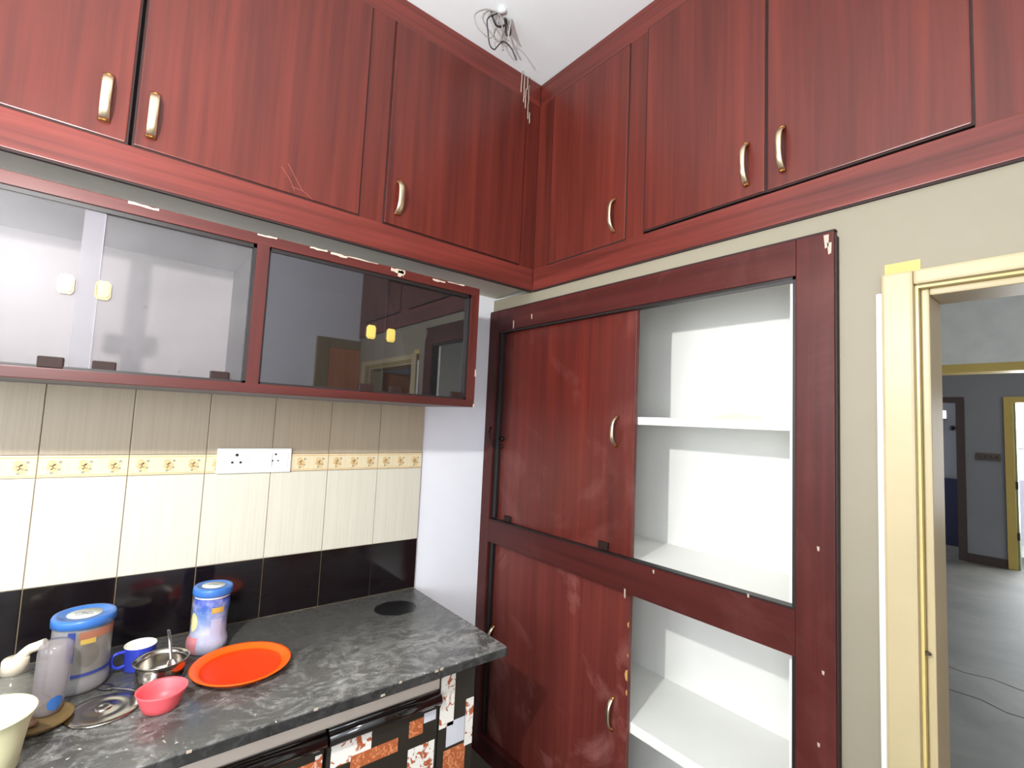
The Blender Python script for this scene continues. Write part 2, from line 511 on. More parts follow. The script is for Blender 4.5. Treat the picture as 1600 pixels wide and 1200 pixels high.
# right wall pieces round the pantry niche and the doorway
w = MB()
w.box(XW, XW + .12, -1.565, -1.372, 0, SB)
w.box(XW, XW + .021, -1.372, 0.012, 1.985, SB)
w.box(XW, XW + .12, -2.42, -1.565, 1.866, SB)
w.box(XW, XW + .12, -2.7, -2.42, 0, SB); w.box(XW + .05, XW + .12, -2.7, .012, SB, CEIL)
struct('wall_right', w, M['beige_wall'])
w = MB()
w.box(-3.0, -2.85, -2.67, -2.55, 0, CEIL); w.box(-1.85, XW, -2.67, -2.55, 0, CEIL)
w.box(-2.85, -1.85, -2.67, -2.55, 0, 1.0); w.box(-2.85, -1.85, -2.67, -2.55, 2.1, CEIL)
struct('wall_back', w, M['white_wall'])
w = MB()
w.box(-3.1, -2.95, -2.7, -1.9, 0, CEIL); w.box(-3.1, -2.95, -.8, .13, 0, CEIL); w.box(-3.1, -2.95, -1.9, -.8, 0, 1.0); w.box(-3.1, -2.95, -1.9, -.8, 2.1, CEIL)
struct('wall_far_left', w, M['white_wall'])
w = MB()
w.box(-3.05, -2.99, -1.9, -1.85, 1.0, 2.1); w.box(-3.05, -2.99, -.85, -.8, 1.0, 2.1); w.box(-3.05, -2.99, -1.85, -.85, 1.0, 1.05); w.box(-3.05, -2.99, -1.85, -.85, 2.05, 2.1)
struct('fill_window_2', w, M['brown_dark'])  # unseen side window, added to let fill light in
w = MB()
w.box(-2.85, -2.80, -2.64, -2.58, 1.0, 2.1); w.box(-1.90, -1.85, -2.64, -2.58, 1.0, 2.1)
w.box(-2.80, -1.90, -2.64, -2.58, 1.0, 1.05); w.box(-2.80, -1.90, -2.64, -2.58, 2.05, 2.1); w.box(-2.37, -2.33, -2.64, -2.58, 1.05, 2.05)
win = struct('fill_window_1', w, M['brown_dark'])  # unseen rear window, added as a fill source
# concrete slab under the left loft
w = MB()
w.box(-2.95, XW, -0.2657, 0.012, SB + .012, SB + .05)
struct('trim_1', w, M['slab_beige'])

# tiles on the left wall
grout = MB().box(-2.2, 0.0, 0.0035, 0.0125, 0.60, 1.56).build('grout_bed', M['grout'], wl)
def tile_mesh(wd, h, mat, name):
    mb = MB().box(-wd / 2, wd / 2, -0.004, 0.004, 0, h, 0.0012)
    o = mb.build(name, mat, None, origin=(0, 0, 0))
    me = o.data
    bpy.data.objects.remove(o)
    return me
G = 0.0022
rows = [(0.766, 0.9693, M['tile_black']), (0.9693, 1.2696, M['tile_cream']), (1.3332, 1.5600, M['tile_top_shaded'])]
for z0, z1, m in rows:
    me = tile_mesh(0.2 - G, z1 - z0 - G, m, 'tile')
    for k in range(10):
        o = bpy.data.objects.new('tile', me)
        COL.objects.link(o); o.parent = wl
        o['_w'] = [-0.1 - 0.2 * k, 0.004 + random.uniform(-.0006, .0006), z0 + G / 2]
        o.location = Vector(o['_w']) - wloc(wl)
# patterned border strips: printed sprigs on cream
zb0, zb1 = 1.2696, 1.3332
def border_mesh():
    mb = MB().box(-0.1 + G / 2, 0.1 - G / 2, -0.004, 0.004, 0, zb1 - zb0 - G, 0.001)
    H = zb1 - zb0
    for x0, x1, z0, z1 in ((-.099, .099, .003, .0065), (-.099, .099, H - .0095, H - .006)):
        mb.box(x0, x1, -0.0047, -0.0035, z0, z1, mi=1)
    for i in range(3):
        cx = -0.0667 + 0.0667 * i
        for dx, dz, r, mi in ((-.004, .040, .0105, 1), (.006, .031, .009, 1), (-.007, .027, .008, 1), (.002, .019, .0085, 1),
                              (.014, .043, .0045, 2), (.013, .022, .004, 2), (-.003, .0125, .0042, 2), (.010, .012, .003, 1)):
            p = [(cx + dx + r * math.cos(a * PI / 4), -0.0035, dz + r * math.sin(a * PI / 4) * 0.85) for a in range(8)]
            mb.prism(p, (0, -0.0010 - 0.0001 * mi, 0), mi)
    o = mb.build('border_tile', [M['tile_border'], M['motif'], M['motif_grey']], None, origin=(0, 0, 0))
    me = o.data; bpy.data.objects.remove(o)
    return me
bme = border_mesh()
for k in range(10):
    o = bpy.data.objects.new('border_tile', bme)
    COL.objects.link(o); o.parent = wl
    o['_w'] = [-0.1 - 0.2 * k, 0.004, zb0 + G / 2]
    o.location = Vector(o['_w']) - wloc(wl)

# ------------------------------------------------------------------ bow handle
def bow_handle(parent, c, normal, length=0.108, proj=0.024, w=0.0085, name='handle'):
    """vertical bow pull centred on c, standing out along normal (axis vector)"""
    n = Vector(normal); c = Vector(c)
    side = n.cross(Vector((0, 0, 1)))
    mb = MB()
    pts = []
    for i in range(15):
        t = -1 + 2 * i / 14
        out = proj * (1 - abs(t) ** 3.2) + 0.004
        pts.append(c + n * out + Vector((0, 0, t * length / 2)))
    mb.tube(pts, 0.005, seg=10, mi=0, flat=(w, 0.0034, n))
    for sgn in (-1, 1):
        p = c + Vector((0, 0, sgn * (length / 2 - 0.003)))
        mb.tube([p - n * 0.001, p + n * 0.010], 0.0052, seg=10, mi=1)
        mb.tube([p + Vector((0, 0, sgn * -0.004)) + n * 0.007, p + Vector((0, 0, sgn * 0.006)) + n * 0.004], 0.0052, seg=10, mi=1, flat=(w * 1.05, 0.004, n))
    return mb.build(name, [M['nickel'], M['brass']], parent)

# ------------------------------------------------------------------ left loft cabinets
LY, LX = -0.2837, 0.345  # both lofts, ceiling height and hanging wires were scaled about the camera, values baked
lo = thing('loft_cabinet', 'red mahogany loft cupboard above the glass cabinet, two large doors and one at the corner', 'cabinet', (-0.6, LY, SB))
DZ0, DZ1 = 2.1656, 2.9264
f = MB()
Y0, Y1 = LY, LY + .022
for za, zb in ((SB - .004, DZ0), (DZ1, CEIL - .002)):
    MB().box(-2.94, LX, Y0, Y1, za, zb, 0.002).build('rail', M['wood_x'], lo)
for xa, xb in ((-0.4541, -0.3688), (0.2585, LX), (-1.8490, -1.7143), (-2.94, -2.86)):
    MB().box(xa, xb, Y0 + .0004, Y1, DZ0 - .0005, DZ1 + .0005).build('stile', M['wood_z'], lo)
MB().box(-2.94, LX, Y0 + .002, Y0 + .014, SB - .010, SB - .0042).build('bottom_shadow_strip', M['dark'], lo)  # dark strip painting the shadow line under the loft's lower edge
MB().box(-2.94, LX + .02, Y1 + .004, Y1 + .010, SB + .052, CEIL - .004).build('back_board', M['dark'], lo)
def loft_door_x(x0, x1, z0, z1, proud, hx, hz, g=0.003):
    d = MB().box(x0 + g, x1 - g, LY - proud, LY + .014, z0 + g, z1 - g, 0.003).build('door', M['wood_z'], lo, origin=((x0 + x1) / 2, LY, z0))
    MB().box(x0 - .0012, x1 + .0012, LY - .0007, LY + .012, z0 - .0012, z1 + .0012).build('dark_edge', M['dark'], d)
    if hx is not None: bow_handle(d, (hx, LY - proud, hz), (0, -1, 0), w=0.0118, length=.121, proj=.027)
    return d
loft_door_x(-1.7143, -1.0774, DZ0, DZ1, .004, -1.1274, 2.2666)
loft_door_x(-1.0673, -0.4541, DZ0, DZ1, .006, -1.0309, 2.2610)
loft_door_x(-0.3688, 0.2585, DZ0, DZ1, .010, -0.3194, 2.2699)
sc_ = MB()
for pts in (((-.708, 2.243), (-.680, 2.210), (-.665, 2.178)), ((-.690, 2.260), (-.660, 2.215), (-.640, 2.185)), ((-.675, 2.190), (-.640, 2.187), (-.610, 2.170))):
    sc_.tube(spline([(x, LY - .0062, z) for x, z in pts], 5), .0007, 5)
q = sc_.build('scratch', plain('scratch_pale', srgb(150, 84, 76), .7), [c for c in lo.children if c.name.startswith('door')][-2])
q['kind'] = 'stuff'
# plaster runs at the top corner
d = MB()
for x, z0, z1 in ((0.2193, 2.9320, 3.0297), (0.2350, 2.8928, 3.0162), (0.2451, 2.8703, 2.9601), (0.2698, 2.8366, 2.9937), (0.2810, 2.8198, 2.8703), (0.2529, 2.9601, 3.0218)):
    pts = [(x + random.uniform(-.002, .002), LY - .0035 - (.010 if x < 0.2585 else 0), z1 - (z1 - z0) * i / 5) for i in range(6)]
    d.tube(pts, 0.0024, seg=6)
dd = d.build('plaster_drip', M['flake'], lo); dd['label'] = 'pale plaster drips at the ceiling corner'; dd['kind'] = 'stuff'

# ------------------------------------------------------------------ right loft cabinets
ro = thing('loft_cabinet', 'red mahogany loft cupboard above the pantry and doorway, one narrow and two wide doors', 'cabinet', (LX, -1.2, SB))
f = MB()
X0, X1 = LX, LX + .022
YE = LY - .0005
for za, zb in ((SB - .004, DZ0), (DZ1, CEIL - .002)):
    MB().box(X0, X1, -2.55, YE, za, zb, 0.002).build('rail', M['wood_y'], ro)
for a, b in ((-0.3769, YE), (-0.8684, -0.7921), (-1.8346, -1.7190), (-2.55, -2.44)):
    MB().box(X0 + .0004, X1, a, b, DZ0 - .0005, DZ1 + .0005).build('stile', M['wood_z'], ro)
MB().box(X0 + .002, X0 + .008, -2.55, YE, SB - .010, SB - .0042).build('bottom_shadow_strip', M['dark'], ro)  # shadow line below the right loft, made as a dark strip
MB().box(X1 + .004, X1 + .010, -2.55, LY + .03, SB + .052, CEIL - .004).build('back_board', M['dark'], ro)
def loft_door_y(y0, y1, z0, z1, proud, hy, hz, g=0.0035):
    d = MB().box(LX - proud, LX + .014, y0 + g, y1 - g, z0 + g, z1 - g, 0.003).build('door', M['wood_z'], ro, origin=(LX, (y0 + y1) / 2, z0))
    MB().box(LX - .0007, LX + .012, y0 - .001, y1 + .001, z0 - .001, z1 + .001).build('dark_edge', M['dark'], d)
    if hy is not None: bow_handle(d, (LX - proud, hy, hz), (-1, 0, 0), w=0.0084, length=0.126, proj=0.029)
    return d
loft_door_y(-0.7921, -0.3769, DZ0, DZ1, .003, -0.7382, 2.2722)
loft_door_y(-1.2853, -0.8684, DZ0 + .008, DZ1 + .01, .004, -1.2320, 2.2733)
loft_door_y(-1.7190, -1.2864, DZ0 + .006, DZ1 + .01, .004, -1.3319, 2.2778)
loft_door_y(-2.44, -1.8346, DZ0 + .006, DZ1 + .01, .004, None, 0)

# ------------------------------------------------------------------ glass wall cabinet
GY = -0.42
gc = thing('glass_cabinet', 'wall cabinet with mahogany frame and sliding smoked glass above the tiles', 'cabinet', (-0.9, GY, 1.533))
CZ0, CZ1 = 1.533, 1.974
MB().box(-2.2, -.03, -.016, -.004, CZ0 + .006, CZ1 - .004).build('back_panel', M['shelf_white'], gc)
b = MB(); b.box(-2.2, -.03, GY + .02, -.004, CZ1 - .022, CZ1, 0.001); b.box(-2.2, -.03, GY + .02, -.004, CZ0, CZ0 + .022, 0.001)
b.box(-.048, -.03, GY + .02, -.004, CZ0, CZ1, 0.001); b.box(-.771, -.753, GY + .03, -.016, CZ0 + .02, CZ1 - .02)
b.box(-2.2, -2.18, GY + .02, -.004, CZ0, CZ1)
b.build('carcass', M['grey_wall'], gc)
f = MB()
for za, zb in ((CZ1 - .030, CZ1), (CZ0, CZ0 + .026)):
    MB().box(-2.2, -.030, GY, GY + .024, za, zb, 0.002).build('rail', M['cab_x'], gc)
for xa, xb in ((-.062, -.030), (-.777, -.746), (-2.2, -2.16)):
    MB().box(xa, xb, GY + .0004, GY + .024, CZ0 + .0255, CZ1 - .0295).build('stile', M['cab_z'], gc)
t = MB()
for xa, xb in ((-2.16, -.777), (-.746, -.062)):
    t.box(xa, xb, GY + .008, GY + .030, CZ0 + .022, CZ0 + .032); t.box(xa, xb, GY + .008, GY + .030, CZ1 - .040, CZ1 - .026)
    t.box(xa, xa + .006, GY + .008, GY + .030, CZ0 + .022, CZ1 - .026); t.box(xb - .008, xb, GY + .008, GY + .030, CZ0 + .022, CZ1 - .026)
t.build('glass_channel', M['black_trim'], gc)
def pane(x0, x1, y, knob_x, clips, mat='film_glass'):
    p = MB().box(x0, x1, y, y + .004, CZ0 + .028, CZ1 - .030).build('glass_pane', M[mat], gc, origin=((x0 + x1) / 2, y, CZ0))
    if knob_x is not None:
        a, h = .0145, .022
        c = .35
        poly = [(-a, -h * (1 - c)), (-a * (1 - c), -h), (a * (1 - c), -h), (a, -h * (1 - c)), (a, h * (1 - c)), (a * (1 - c), h), (-a * (1 - c), h), (-a, h * (1 - c))]
        mb = MB().prism([(knob_x + u, y, 1.751 + v) for u, v in poly], (0, -.006, 0))
        mb.prism([(knob_x + u * .8, y - .006, 1.751 + v * .8) for u, v in poly], (0, -.003, 0))
        mb.build('finger_pull', M['cream_plastic'], p)
    for cx in clips:
        MB().box(cx - .022, cx + .022, y - .006, y + .008, CZ0 + .026, CZ0 + .052, .003).build('glass_clip', M['clip'], p)
    return p
pane(-2.15, -1.098, GY + .012, -1.152, (-1.162,), 'dusty_glass')
pane(-1.134, -.782, GY + .021, -1.088, (-1.071, -.836), 'dusty_glass')
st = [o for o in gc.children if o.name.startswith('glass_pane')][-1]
MB().box(-1.1345, -1.0965, GY + .0195, GY + .0208, CZ0 + .032, CZ1 - .04).build('overlap_sheen_strip', M['overlap_sheen'], st)  # milky strip added to imitate the doubled reflection where panes overlap
pane(-.741, -.385, GY + .012, -.433, (-.439,))
pane(-.412, -.069, GY + .021, -.362, (-.332, -.097))
s = MB()
for x, z in ((-.50, 1.78), (-.50, 1.60), (-1.0, 1.79), (-.90, 1.60), (-.72, 1.79), (-.72, 1.62)):
    s.lathe([(0, 0), (.006, .001), (.005, .005), (0, .006)], (x, -.016, z), 10, rot=Matrix.Rotation(PI / 2, 3, 'X'))
s.build('shelf_pin', M['white_gloss'], gc)['kind'] = 'stuff'
fl = MB()
def flake(x, z, L, h):
    n = 5
    p = [(x + L * i / n, GY - .0022, z + random.uniform(-.002, .002) + h * .5) for i in range(n + 1)]
    q = [(x + L * i / n, GY - .0022, z - random.uniform(.2, 1) * h * .5) for i in range(n, -1, -1)]
    fl.prism(p + q, (0, .0018, 0))
for x, z, L, h in ((-1.06, 1.968, .06, .006), (-.64, 1.970, .05, .008), (-.58, 1.967, .05, .008), (-.53, 1.971, .1, .004), (-.385, 1.962, .05, .016), (-.23, 1.965, .05, .010), (-.17, 1.970, .07, .005), (-.36, 1.957, .02, .022), (-.78, 1.97, .05, .005)):
    flake(x, z, L, h)
fl.box(-.0345, -.0290, GY - .002, GY, CZ0 - .001, CZ0 + .012); fl.box(-.0335, -.0290, GY - .002, GY, 1.645, 1.672)
q = fl.build('paint_flake', M['flake'], gc); q['kind'] = 'stuff'; q['label'] = 'flaked white paint along the top edge'

# ------------------------------------------------------------------ pantry in the right wall
pa = thing('pantry', 'built-in mahogany framed pantry with sliding doors left and open white shelves right', 'cupboard', (PX, -.75, 0))
PT = 2.008
f = MB()
f.box(PX, XW + .02, -1.457, -1.367, 0, PT, .003)
f.build('stile', M['frame_z'], pa)
f = MB()
f.box(PX, XW + .02, -.058, 0.010, 0, PT, .003)
f.build('stile', M['frame_z'], pa)
f = MB()
f.box(PX + .0005, XW + .02, -1.367, -.058, 1.910, PT, .003)
f.build('rail', M['frame_y'], pa)
f = MB()
f.box(PX + .0005, XW + .02, -1.367, -.058, 0, .085, .003)
f.build('rail', M['frame_y'], pa)
f = MB()
f.prism([(PX + .0005, -.058, .931), (PX + .0005, -.058, 1.030), (PX + .0005, -1.367, 1.046), (PX + .0005, -1.367, .932)], (.040, 0, 0))
f.build('middle_rail', M['frame_y'], pa)
t = MB()
t.box(PX + .006, XW + .018, -1.372, -1.358, .085, .932); t.box(PX + .006, XW + .018, -1.372, -1.358, 1.046, 1.912)
t.box(PX + .006, XW + .018, -1.367, -.058, 1.902, 1.914)
t.box(PX + .012, XW + .03, -.088, -.056, 1.040, 1.906); t.box(PX + .012, XW + .03, -.082, -.056, .086, .931)
t.prism([(PX + .004, -.058, 1.029), (PX + .004, -.058, 1.034), (PX + .004, -1.367, 1.050), (PX + .004, -1.367, 1.045)], (.03, 0, 0))
t.build('sliding_channel', M['black_trim'], pa)
MB().box(PX + .004, XW, -1.4615, -1.4572, 0, 1.995).build('frame_shadow_line', M['dark'], pa)  # dark strip imitating the shadow line beside the frame
MB().box(PX + .003, XW, -1.458, .010, PT + .0003, PT + .0055).build('frame_shadow_line', M['dark'], pa)  # shadow line above the frame, also a dark strip
# white masonry inside
ID = 0.745
s = MB(); s.box(ID, ID + .04, -1.40, .011, 0, 2.10); s.build('back_wall', M['shelf_white'], pa)
s = MB(); s.box(XW + .022, ID, -1.412, -1.338, 0, 2.10); s.build('side_wall', M['shelf_white'], pa)
s = MB(); s.box(XW + .022, ID, -.050, .011, 0, 2.10); s.build('side_wall', M['shelf_white'], pa)
s = MB(); s.box(XW + .022, ID, -1.338, -.05, 2.06, 2.10); s.build('top_slab', M['shelf_white'], pa)
for z0, z1, xf in ((.985, 1.022, XW + .024), (1.497, 1.524, .388), (.462, .496, .388), (.0, .06, .388)):
    MB().box(xf, ID, -1.338, -.05, z0, z1, .003).build('shelf', M['shelf_white'], pa)
MB().prism([(ID - .0012, y, z) for y, z in ((-.88, 1.527), (-.92, 1.540), (-.95, 1.550), (-.97, 1.549), (-1.0, 1.568), (-1.02, 1.560), (-1.05, 1.552), (-1.08, 1.554), (-1.11, 1.538), (-1.15, 1.527), (-1.15, 1.50), (-.88, 1.50))], (.0008, 0, 0)).build('stain', plain('tan_stain', srgb(238, 228, 210), .7, var=.15, vscale=12), pa)['label'] = 'tan damp stain above the upper shelf'
def pdoor(x, y0, y1, z0, z1, mat, hy=None, hz=None, clips=()):
    d = MB().box(x, x + .018, y0, y1, z0, z1, .0025).build('door', mat, pa, origin=(x, (y0 + y1) / 2, z0))
    if hy is not None: bow_handle(d, (x, hy, hz), (-1, 0, 0), length=.105, proj=.026, w=.007)
    for cy, cz in clips:
        MB().box(x - .010, x + .002, cy - .022, cy + .022, cz, cz + .026, .003).build('door_clip', M['clip'], d)
    return d
DX = PX + .030
pdoor(DX, -.838, -.075, 1.036, 1.905, M['pantry_door'], -.762, 1.470, ((-.165, 1.037), (-.72, 1.045)))
pdoor(DX + .024, -.80, -.055, 1.040, 1.905, M['pantry_door'])
pdoor(DX, -.838, -.070, .086, .929, M['pantry_lower'], -.781, .508)
pdoor(DX + .024, -.80, -.055, .086, .929, M['pantry_lower'])
bow_handle(pa.children[-2], (DX, -.100, .508), (-1, 0, 0), length=.105, proj=.026, w=.007)
fl = MB()
for y, z, a, b_ in ((-1.440, 1.985, .006, .016), (-1.447, 1.965, .005, .014)):
    fl.prism([(PX - .0015, y + a, z + b_), (PX - .0015, y - a, z + b_), (PX - .0015, y - a * .8, z - b_), (PX - .0015, y + a * .5, z - b_ * 1.2)], (.002, 0, 0))
for y, z, h in ((-.175, 1.93, .02), (-.30, 1.95, .012), (-.84, .93, .016), (-.95, 1.03, .006), (-1.25, 1.046, .005), (-1.42, 1.21, .006), (-1.43, .92, .005), (-1.42, .75, .005)):
    fl.prism([(PX - .0010, y + .003, z + h), (PX - .0010, y - .003, z + h * .8), (PX - .0010, y - .002, z - h), (PX - .0010, y + .002, z - h * .7)], (.002, 0, 0))
q = fl.build('paint_drip', M['flake'], pa); q['kind'] = 'stuff'; q['label'] = 'white paint drips on the dark frame'
fl = MB()
for z0, z1 in ((1.28, 1.36), (1.21, 1.27), (1.10, 1.115)):
    n = 5
    p = [(DX - .001, -.0755 - random.uniform(0.001, .010), z0 + (z1 - z0) * i / n) for i in range(n + 1)]
    fl.prism(p + [(DX - .001, -.0755, z1), (DX - .001, -.0755, z0)], (.001, 0, 0))
for z, r in ((.60, .006), (.655, .012), (.82, .006), (.72, .004)):
    fl.prism([(DX - .001, -.838 + r * math.cos(a), z + 1.6 * r * math.sin(a)) for a in (-1.5, -.8, 0, .8, 1.5)], (.001, 0, 0))
q = fl.build('chipped_edge', plain('raw_ply', srgb(190, 150, 88), .7), pa); q['kind'] = 'stuff'; q['label'] = 'bare plywood showing at chipped door edges'

h = MB()
h.tube(spline([(PX - .002, -.040, 1.455), (PX - .016, -.048, 1.440), (PX - .020, -.060, 1.405), (PX - .014, -.070, 1.375), (PX - .004, -.074, 1.362)], 6), .0045, 8)
h.lathe([(0, 0), (.011, .001), (.011, .006), (.006, .010), (0, .011)], (PX + .028, -.098, 1.405), 14, rot=Matrix.Rotation(-PI / 2, 3, 'Y'))
h.lathe([(0, 0), (.009, .001), (.009, .006), (.005, .010), (0, .011)], (PX + .028, -.094, 1.368), 14, rot=Matrix.Rotation(-PI / 2, 3, 'Y'))
h.build('hasp', plain('dark_iron', srgb(48, 38, 34), .3, .8), pa)['kind'] = 'stuff'

# ------------------------------------------------------------------ doorway to the hall
dr = MB()
F0 = XW - .022
dr.box(F0, XW + .13, -1.612, -1.553, 0, 1.872, .006)
dr.box(F0, XW + .13, -2.43, -2.36, 0, 1.872, .006)
dr.box(F0 + .0004, XW + .13, -2.36, -1.612, 1.838, 1.872, .006)
d1 = struct('door_1', dr, M['yellow_frame'])
st = MB()
st.box(XW - .006, XW + .13, -1.618, -1.612, 0, 1.838); st.box(XW - .006, XW + .13, -2.36, -1.618, 1.832, 1.838)
st.build('rebate', M['yellow_dark'], d1)
st = MB()
st.box(XW + .012, XW + .13, -1.634, -1.618, 0, 1.832, .004); st.box(XW + .012, XW + .13, -2.36, -1.634, 1.816, 1.832, .004); st.box(XW + .012, XW + .13, -2.36, -2.344, 0, 1.816, .004)
st.build('door_stop', M['yellow_frame'], d1)
MB().tube([(XW - .004, -1.546, .0), (XW - .004, -1.546, 1.83)], .0075, seg=12).build('edge_bead', M['white_gloss'], d1)
MB().lathe([(0, 0), (.010, .002), (.008, .006), (0, .007)], (XW + .004, -1.618, 1.03), 10).build('hinge_mark', M['brown_dark'], d1)
MB().box(XW - .0015, XW + .001, -1.622, -1.556, 1.873, 1.900).build('paint_patch', M['mustard'], d1)
# wooden leaf swung into the hall
lf = struct('door_2', MB().box(.50, 1.24, -2.415, -2.378, .01, 1.815, .003), M['leaf_wood'])
for x0, x1 in ((.60, .83), (.91, 1.14)):
    for z0, z1 in ((.15, .85), (1.0, 1.65)):
        MB().box(x0, x1, -2.378, -2.368, z0, z1, .006).build('panel', M['leaf_wood'], lf)

w = MB(); w.box(.03, .12, -2.552, -2.52, 0, 2.04, .004); w.box(.12, XW, -2.552, -2.52, 1.97, 2.04, .004)
d5 = struct('door_5', w, plain('olive_jamb', srgb(140, 126, 92), .5))
lf2 = MB().box(.12, XW - .002, -2.545, -2.525, .01, 1.97, .002).build('leaf', M['leaf_wood'], d5)
for z0, z1 in ((.2, .85), (1.0, 1.75)):
    MB().box(.18, .30, -2.525, -2.517, z0, z1, .004).build('panel', M['leaf_wood'], lf2)

# ------------------------------------------------------------------ hall beyond
hf = struct('floor', MB().box(XW + .12, 8.4, -4.7, .6, -.1, 0), M['cement'])
for pts in (((3.06, -1.11), (2.98, -1.22), (2.99, -1.36), (2.93, -1.47), (2.96, -1.62), (2.88, -1.9)), ((3.38, -1.10), (3.35, -1.24), (3.40, -1.36), (3.36, -1.48), (3.38, -1.8))):
    MB().prism([(x, y, .0002) for x, y in pts] + [(x + random.uniform(.004, .009), y, .0002) for x, y in pts[::-1]], (0, 0, .0008)).build('crack', plain('crack_dark', srgb(66, 64, 60), .8), hf)
struct('ceiling', MB().box(XW + .12, 8.4, -4.7, .6, CEIL, CEIL + .1), M['ceiling'])
struct('wall_hall_left', MB().box(.80, 7.4, .10, .6, 0, CEIL), M['grey_wall'])
w = MB()
w.box(XW + .12, 1.9, -4.62, -4.5, 0, CEIL); w.box(4.5, 7.6, -4.62, -4.5, 0, CEIL); w.box(1.9, 4.5, -4.62, -4.5, 0, .85); w.box(1.9, 4.5, -4.62, -4.5, 2.35, CEIL)
struct('wall_hall_right', w, M['grey_wall'])
w = MB()
w.box(7.4, 7.5, -1.06, -.62, 0, CEIL); w.box(7.4, 7.5, -.62, .6, 2.06, CEIL); w.box(7.4, 7.5, -4.5, -1.06, 2.06, CEIL); w.box(7.4, 7.5, -4.5, -2.6, 0, CEIL); w.box(7.4, 7.5, .25, .6, 0, 2.06)
struct('wall_hall_far', w, M['grey_wall'])
# beam across the hall with an ochre lower edge
struct('trim_2', MB().box(5.8, 6.05, -4.5, .10, 2.30, CEIL), plain('beam_plaster', srgb(214, 212, 204), .7))
struct('trim_3', MB().box(5.79, 6.06, -4.5, .10, 2.215, 2.30), M['yellow_band'])
w = MB()
w.box(7.36, 7.52, -.70, -.62, 0, 2.06); w.box(7.36, 7.52, -.62, .25, 1.99, 2.06)
struct('door_3', w, M['brown_dark'])
w = MB(); w.box(7.36, 7.52, -1.14, -1.06, 0, 2.06); w.box(7.36, 7.52, -2.60, -2.52, 0, 2.06); w.box(7.36, 7.52, -2.52, -1.14, 1.99, 2.06)
d4 = struct('door_4', w, M['yellow_band'])
MB().box(7.385, 7.50, -1.16, -1.14, 0, 1.99).build('jamb', M['green_frame'], d4)
for z in (.35, .95):
    MB().box(7.37, 7.39, -1.165, -1.14, z, z + .09, .004).build('hinge', M['wire'], d4)
struct('baseboard_far', MB().box(7.385, 7.41, -1.06, -.62, 0, .10), M['brown_dark'])
# dark room behind the far door
w = MB(); w.box(8.4, 8.5, -.9, .6, 0, CEIL); w.box(7.5, 8.4, -1.0, -.9, 0, CEIL)
struct('wall_inner', w, M['grey_wall'])
struct('trim_4', MB().box(8.36, 8.41, -.75, .5, 0, .95), M['dark_blue'])
vent = thing('ventilator', 'small bright ventilator high in the dark room beyond the hall', 'window', (8.39, -.22, 1.80))
MB().box(8.375, 8.40, -.36, -.10, 1.80, 1.815).build('frame', M['brown_dark'], vent)
em, nt, bb = new_mat('daylit_pane')
bb.inputs['Emission Color'].default_value = (1, 1, 1, 1); bb.inputs['Emission Strength'].default_value = 2.0
MB().box(8.385, 8.40, -.36, -.10, 1.815, 1.93).build('daylit_pane', em, vent)
hk = thing('wall_hooks', 'row of dark hooks on the wall of the far dark room', 'hooks', (8.39, -.4, 1.65))
for y in (-.28, -.42, -.54):
    MB().lathe([(0, 0), (.035, .005), (.025, .03), (0, .035)], (8.40, y, 1.68), 10, rot=Matrix.Rotation(-PI / 2, 3, 'Y')).build('hook', M['wire'], hk)
hs = thing('switch_board', 'brown switch board on the grey hall wall between two doors', 'switch', (7.39, -.9, 1.30))
MB().box(7.375, 7.40, -1.02, -.80, 1.27, 1.36, .004).build('plate', M['switch_brown'], hs)
for k in range(4):
    MB().box(7.368, 7.378, -1.0 + .05 * k, -.97 + .05 * k, 1.295, 1.335, .002).build('switch', M['brown_dark'], hs)
# outside the entrance
struct('floor', MB().box(7.5, 12, -6, .0, -.12, -.02), plain('paving', srgb(206, 204, 198), .8))
pw = MB().box(9.6, 9.75, -6, -.3, -.02, .95).build('parapet', M['outside_wall'], None)
tag(pw, 'pale low parapet wall outside the bright entrance', 'wall')
cl = thing('clothes_line', 'washing hung above the parapet outside the entrance', 'laundry', (9.9, -1.6, 1.0))
MB().box(9.9, 9.93, -1.62, -1.50, 1.10, 1.40, .005).build('cloth', M['cloth_red'], cl)
MB().box(9.9, 9.93, -1.78, -1.64, 1.02, 1.38, .005).build('cloth', M['cloth_blue'], cl)
MB().tube([(9.915, -3.2, 1.40), (9.915, -.6, 1.42)], .006, 6).build('line', M['wire'], cl)
for y in (-3.2, -.6):
    MB().tube([(9.915, y, -.02), (9.915, y, 1.45)], .012, 8).build('post', M['wire'], cl)

# ------------------------------------------------------------------ counter and base cabinet
ct = MB().box(-2.2, -.002, -.640, -.0005, .736, .766, .003).build('countertop', M['stone'], None, origin=(-1.0, 0, .736))
MB().prism([(-.185 + .105 * math.cos(t / 12 * PI), -.17 + .075 * math.sin(t / 12 * PI) * (1 + .1 * math.sin(3 * t)), .7661) for t in range(25)][:0] or [(-.165 + .08 * math.cos(t * PI / 12), -.165 + .07 * math.sin(t * PI / 12) * (1 + .06 * math.sin(2.3 * t)), .7660) for t in range(24)], (0, 0, .0004)).build('dark_patch', plain('dark_stone', srgb(20, 20, 21), .35), ct)  # dark oval patch toward the slab's right end
ch = MB()
for x, z, w_ in ((-.425, .745, .006), (-.262, .762, .006), (-.245, .763, .005), (-.60, .7655, .005), (-.375, .764, .004), (-.86, .764, .005)):
    ch.box(x - w_, x + w_, -.6412, -.6385, z - .004, z + .002, .0008)
ch.build('chip', M['flake'], ct)['kind'] = 'stuff'
tag(ct, 'black stone countertop smeared with white dust under the tiled wall', 'countertop')
BY = -.585
bc = thing('base_cabinet', 'black base cabinet under the stone counter with marble and copper printed patches', 'cabinet', (-1.0, BY, 0))
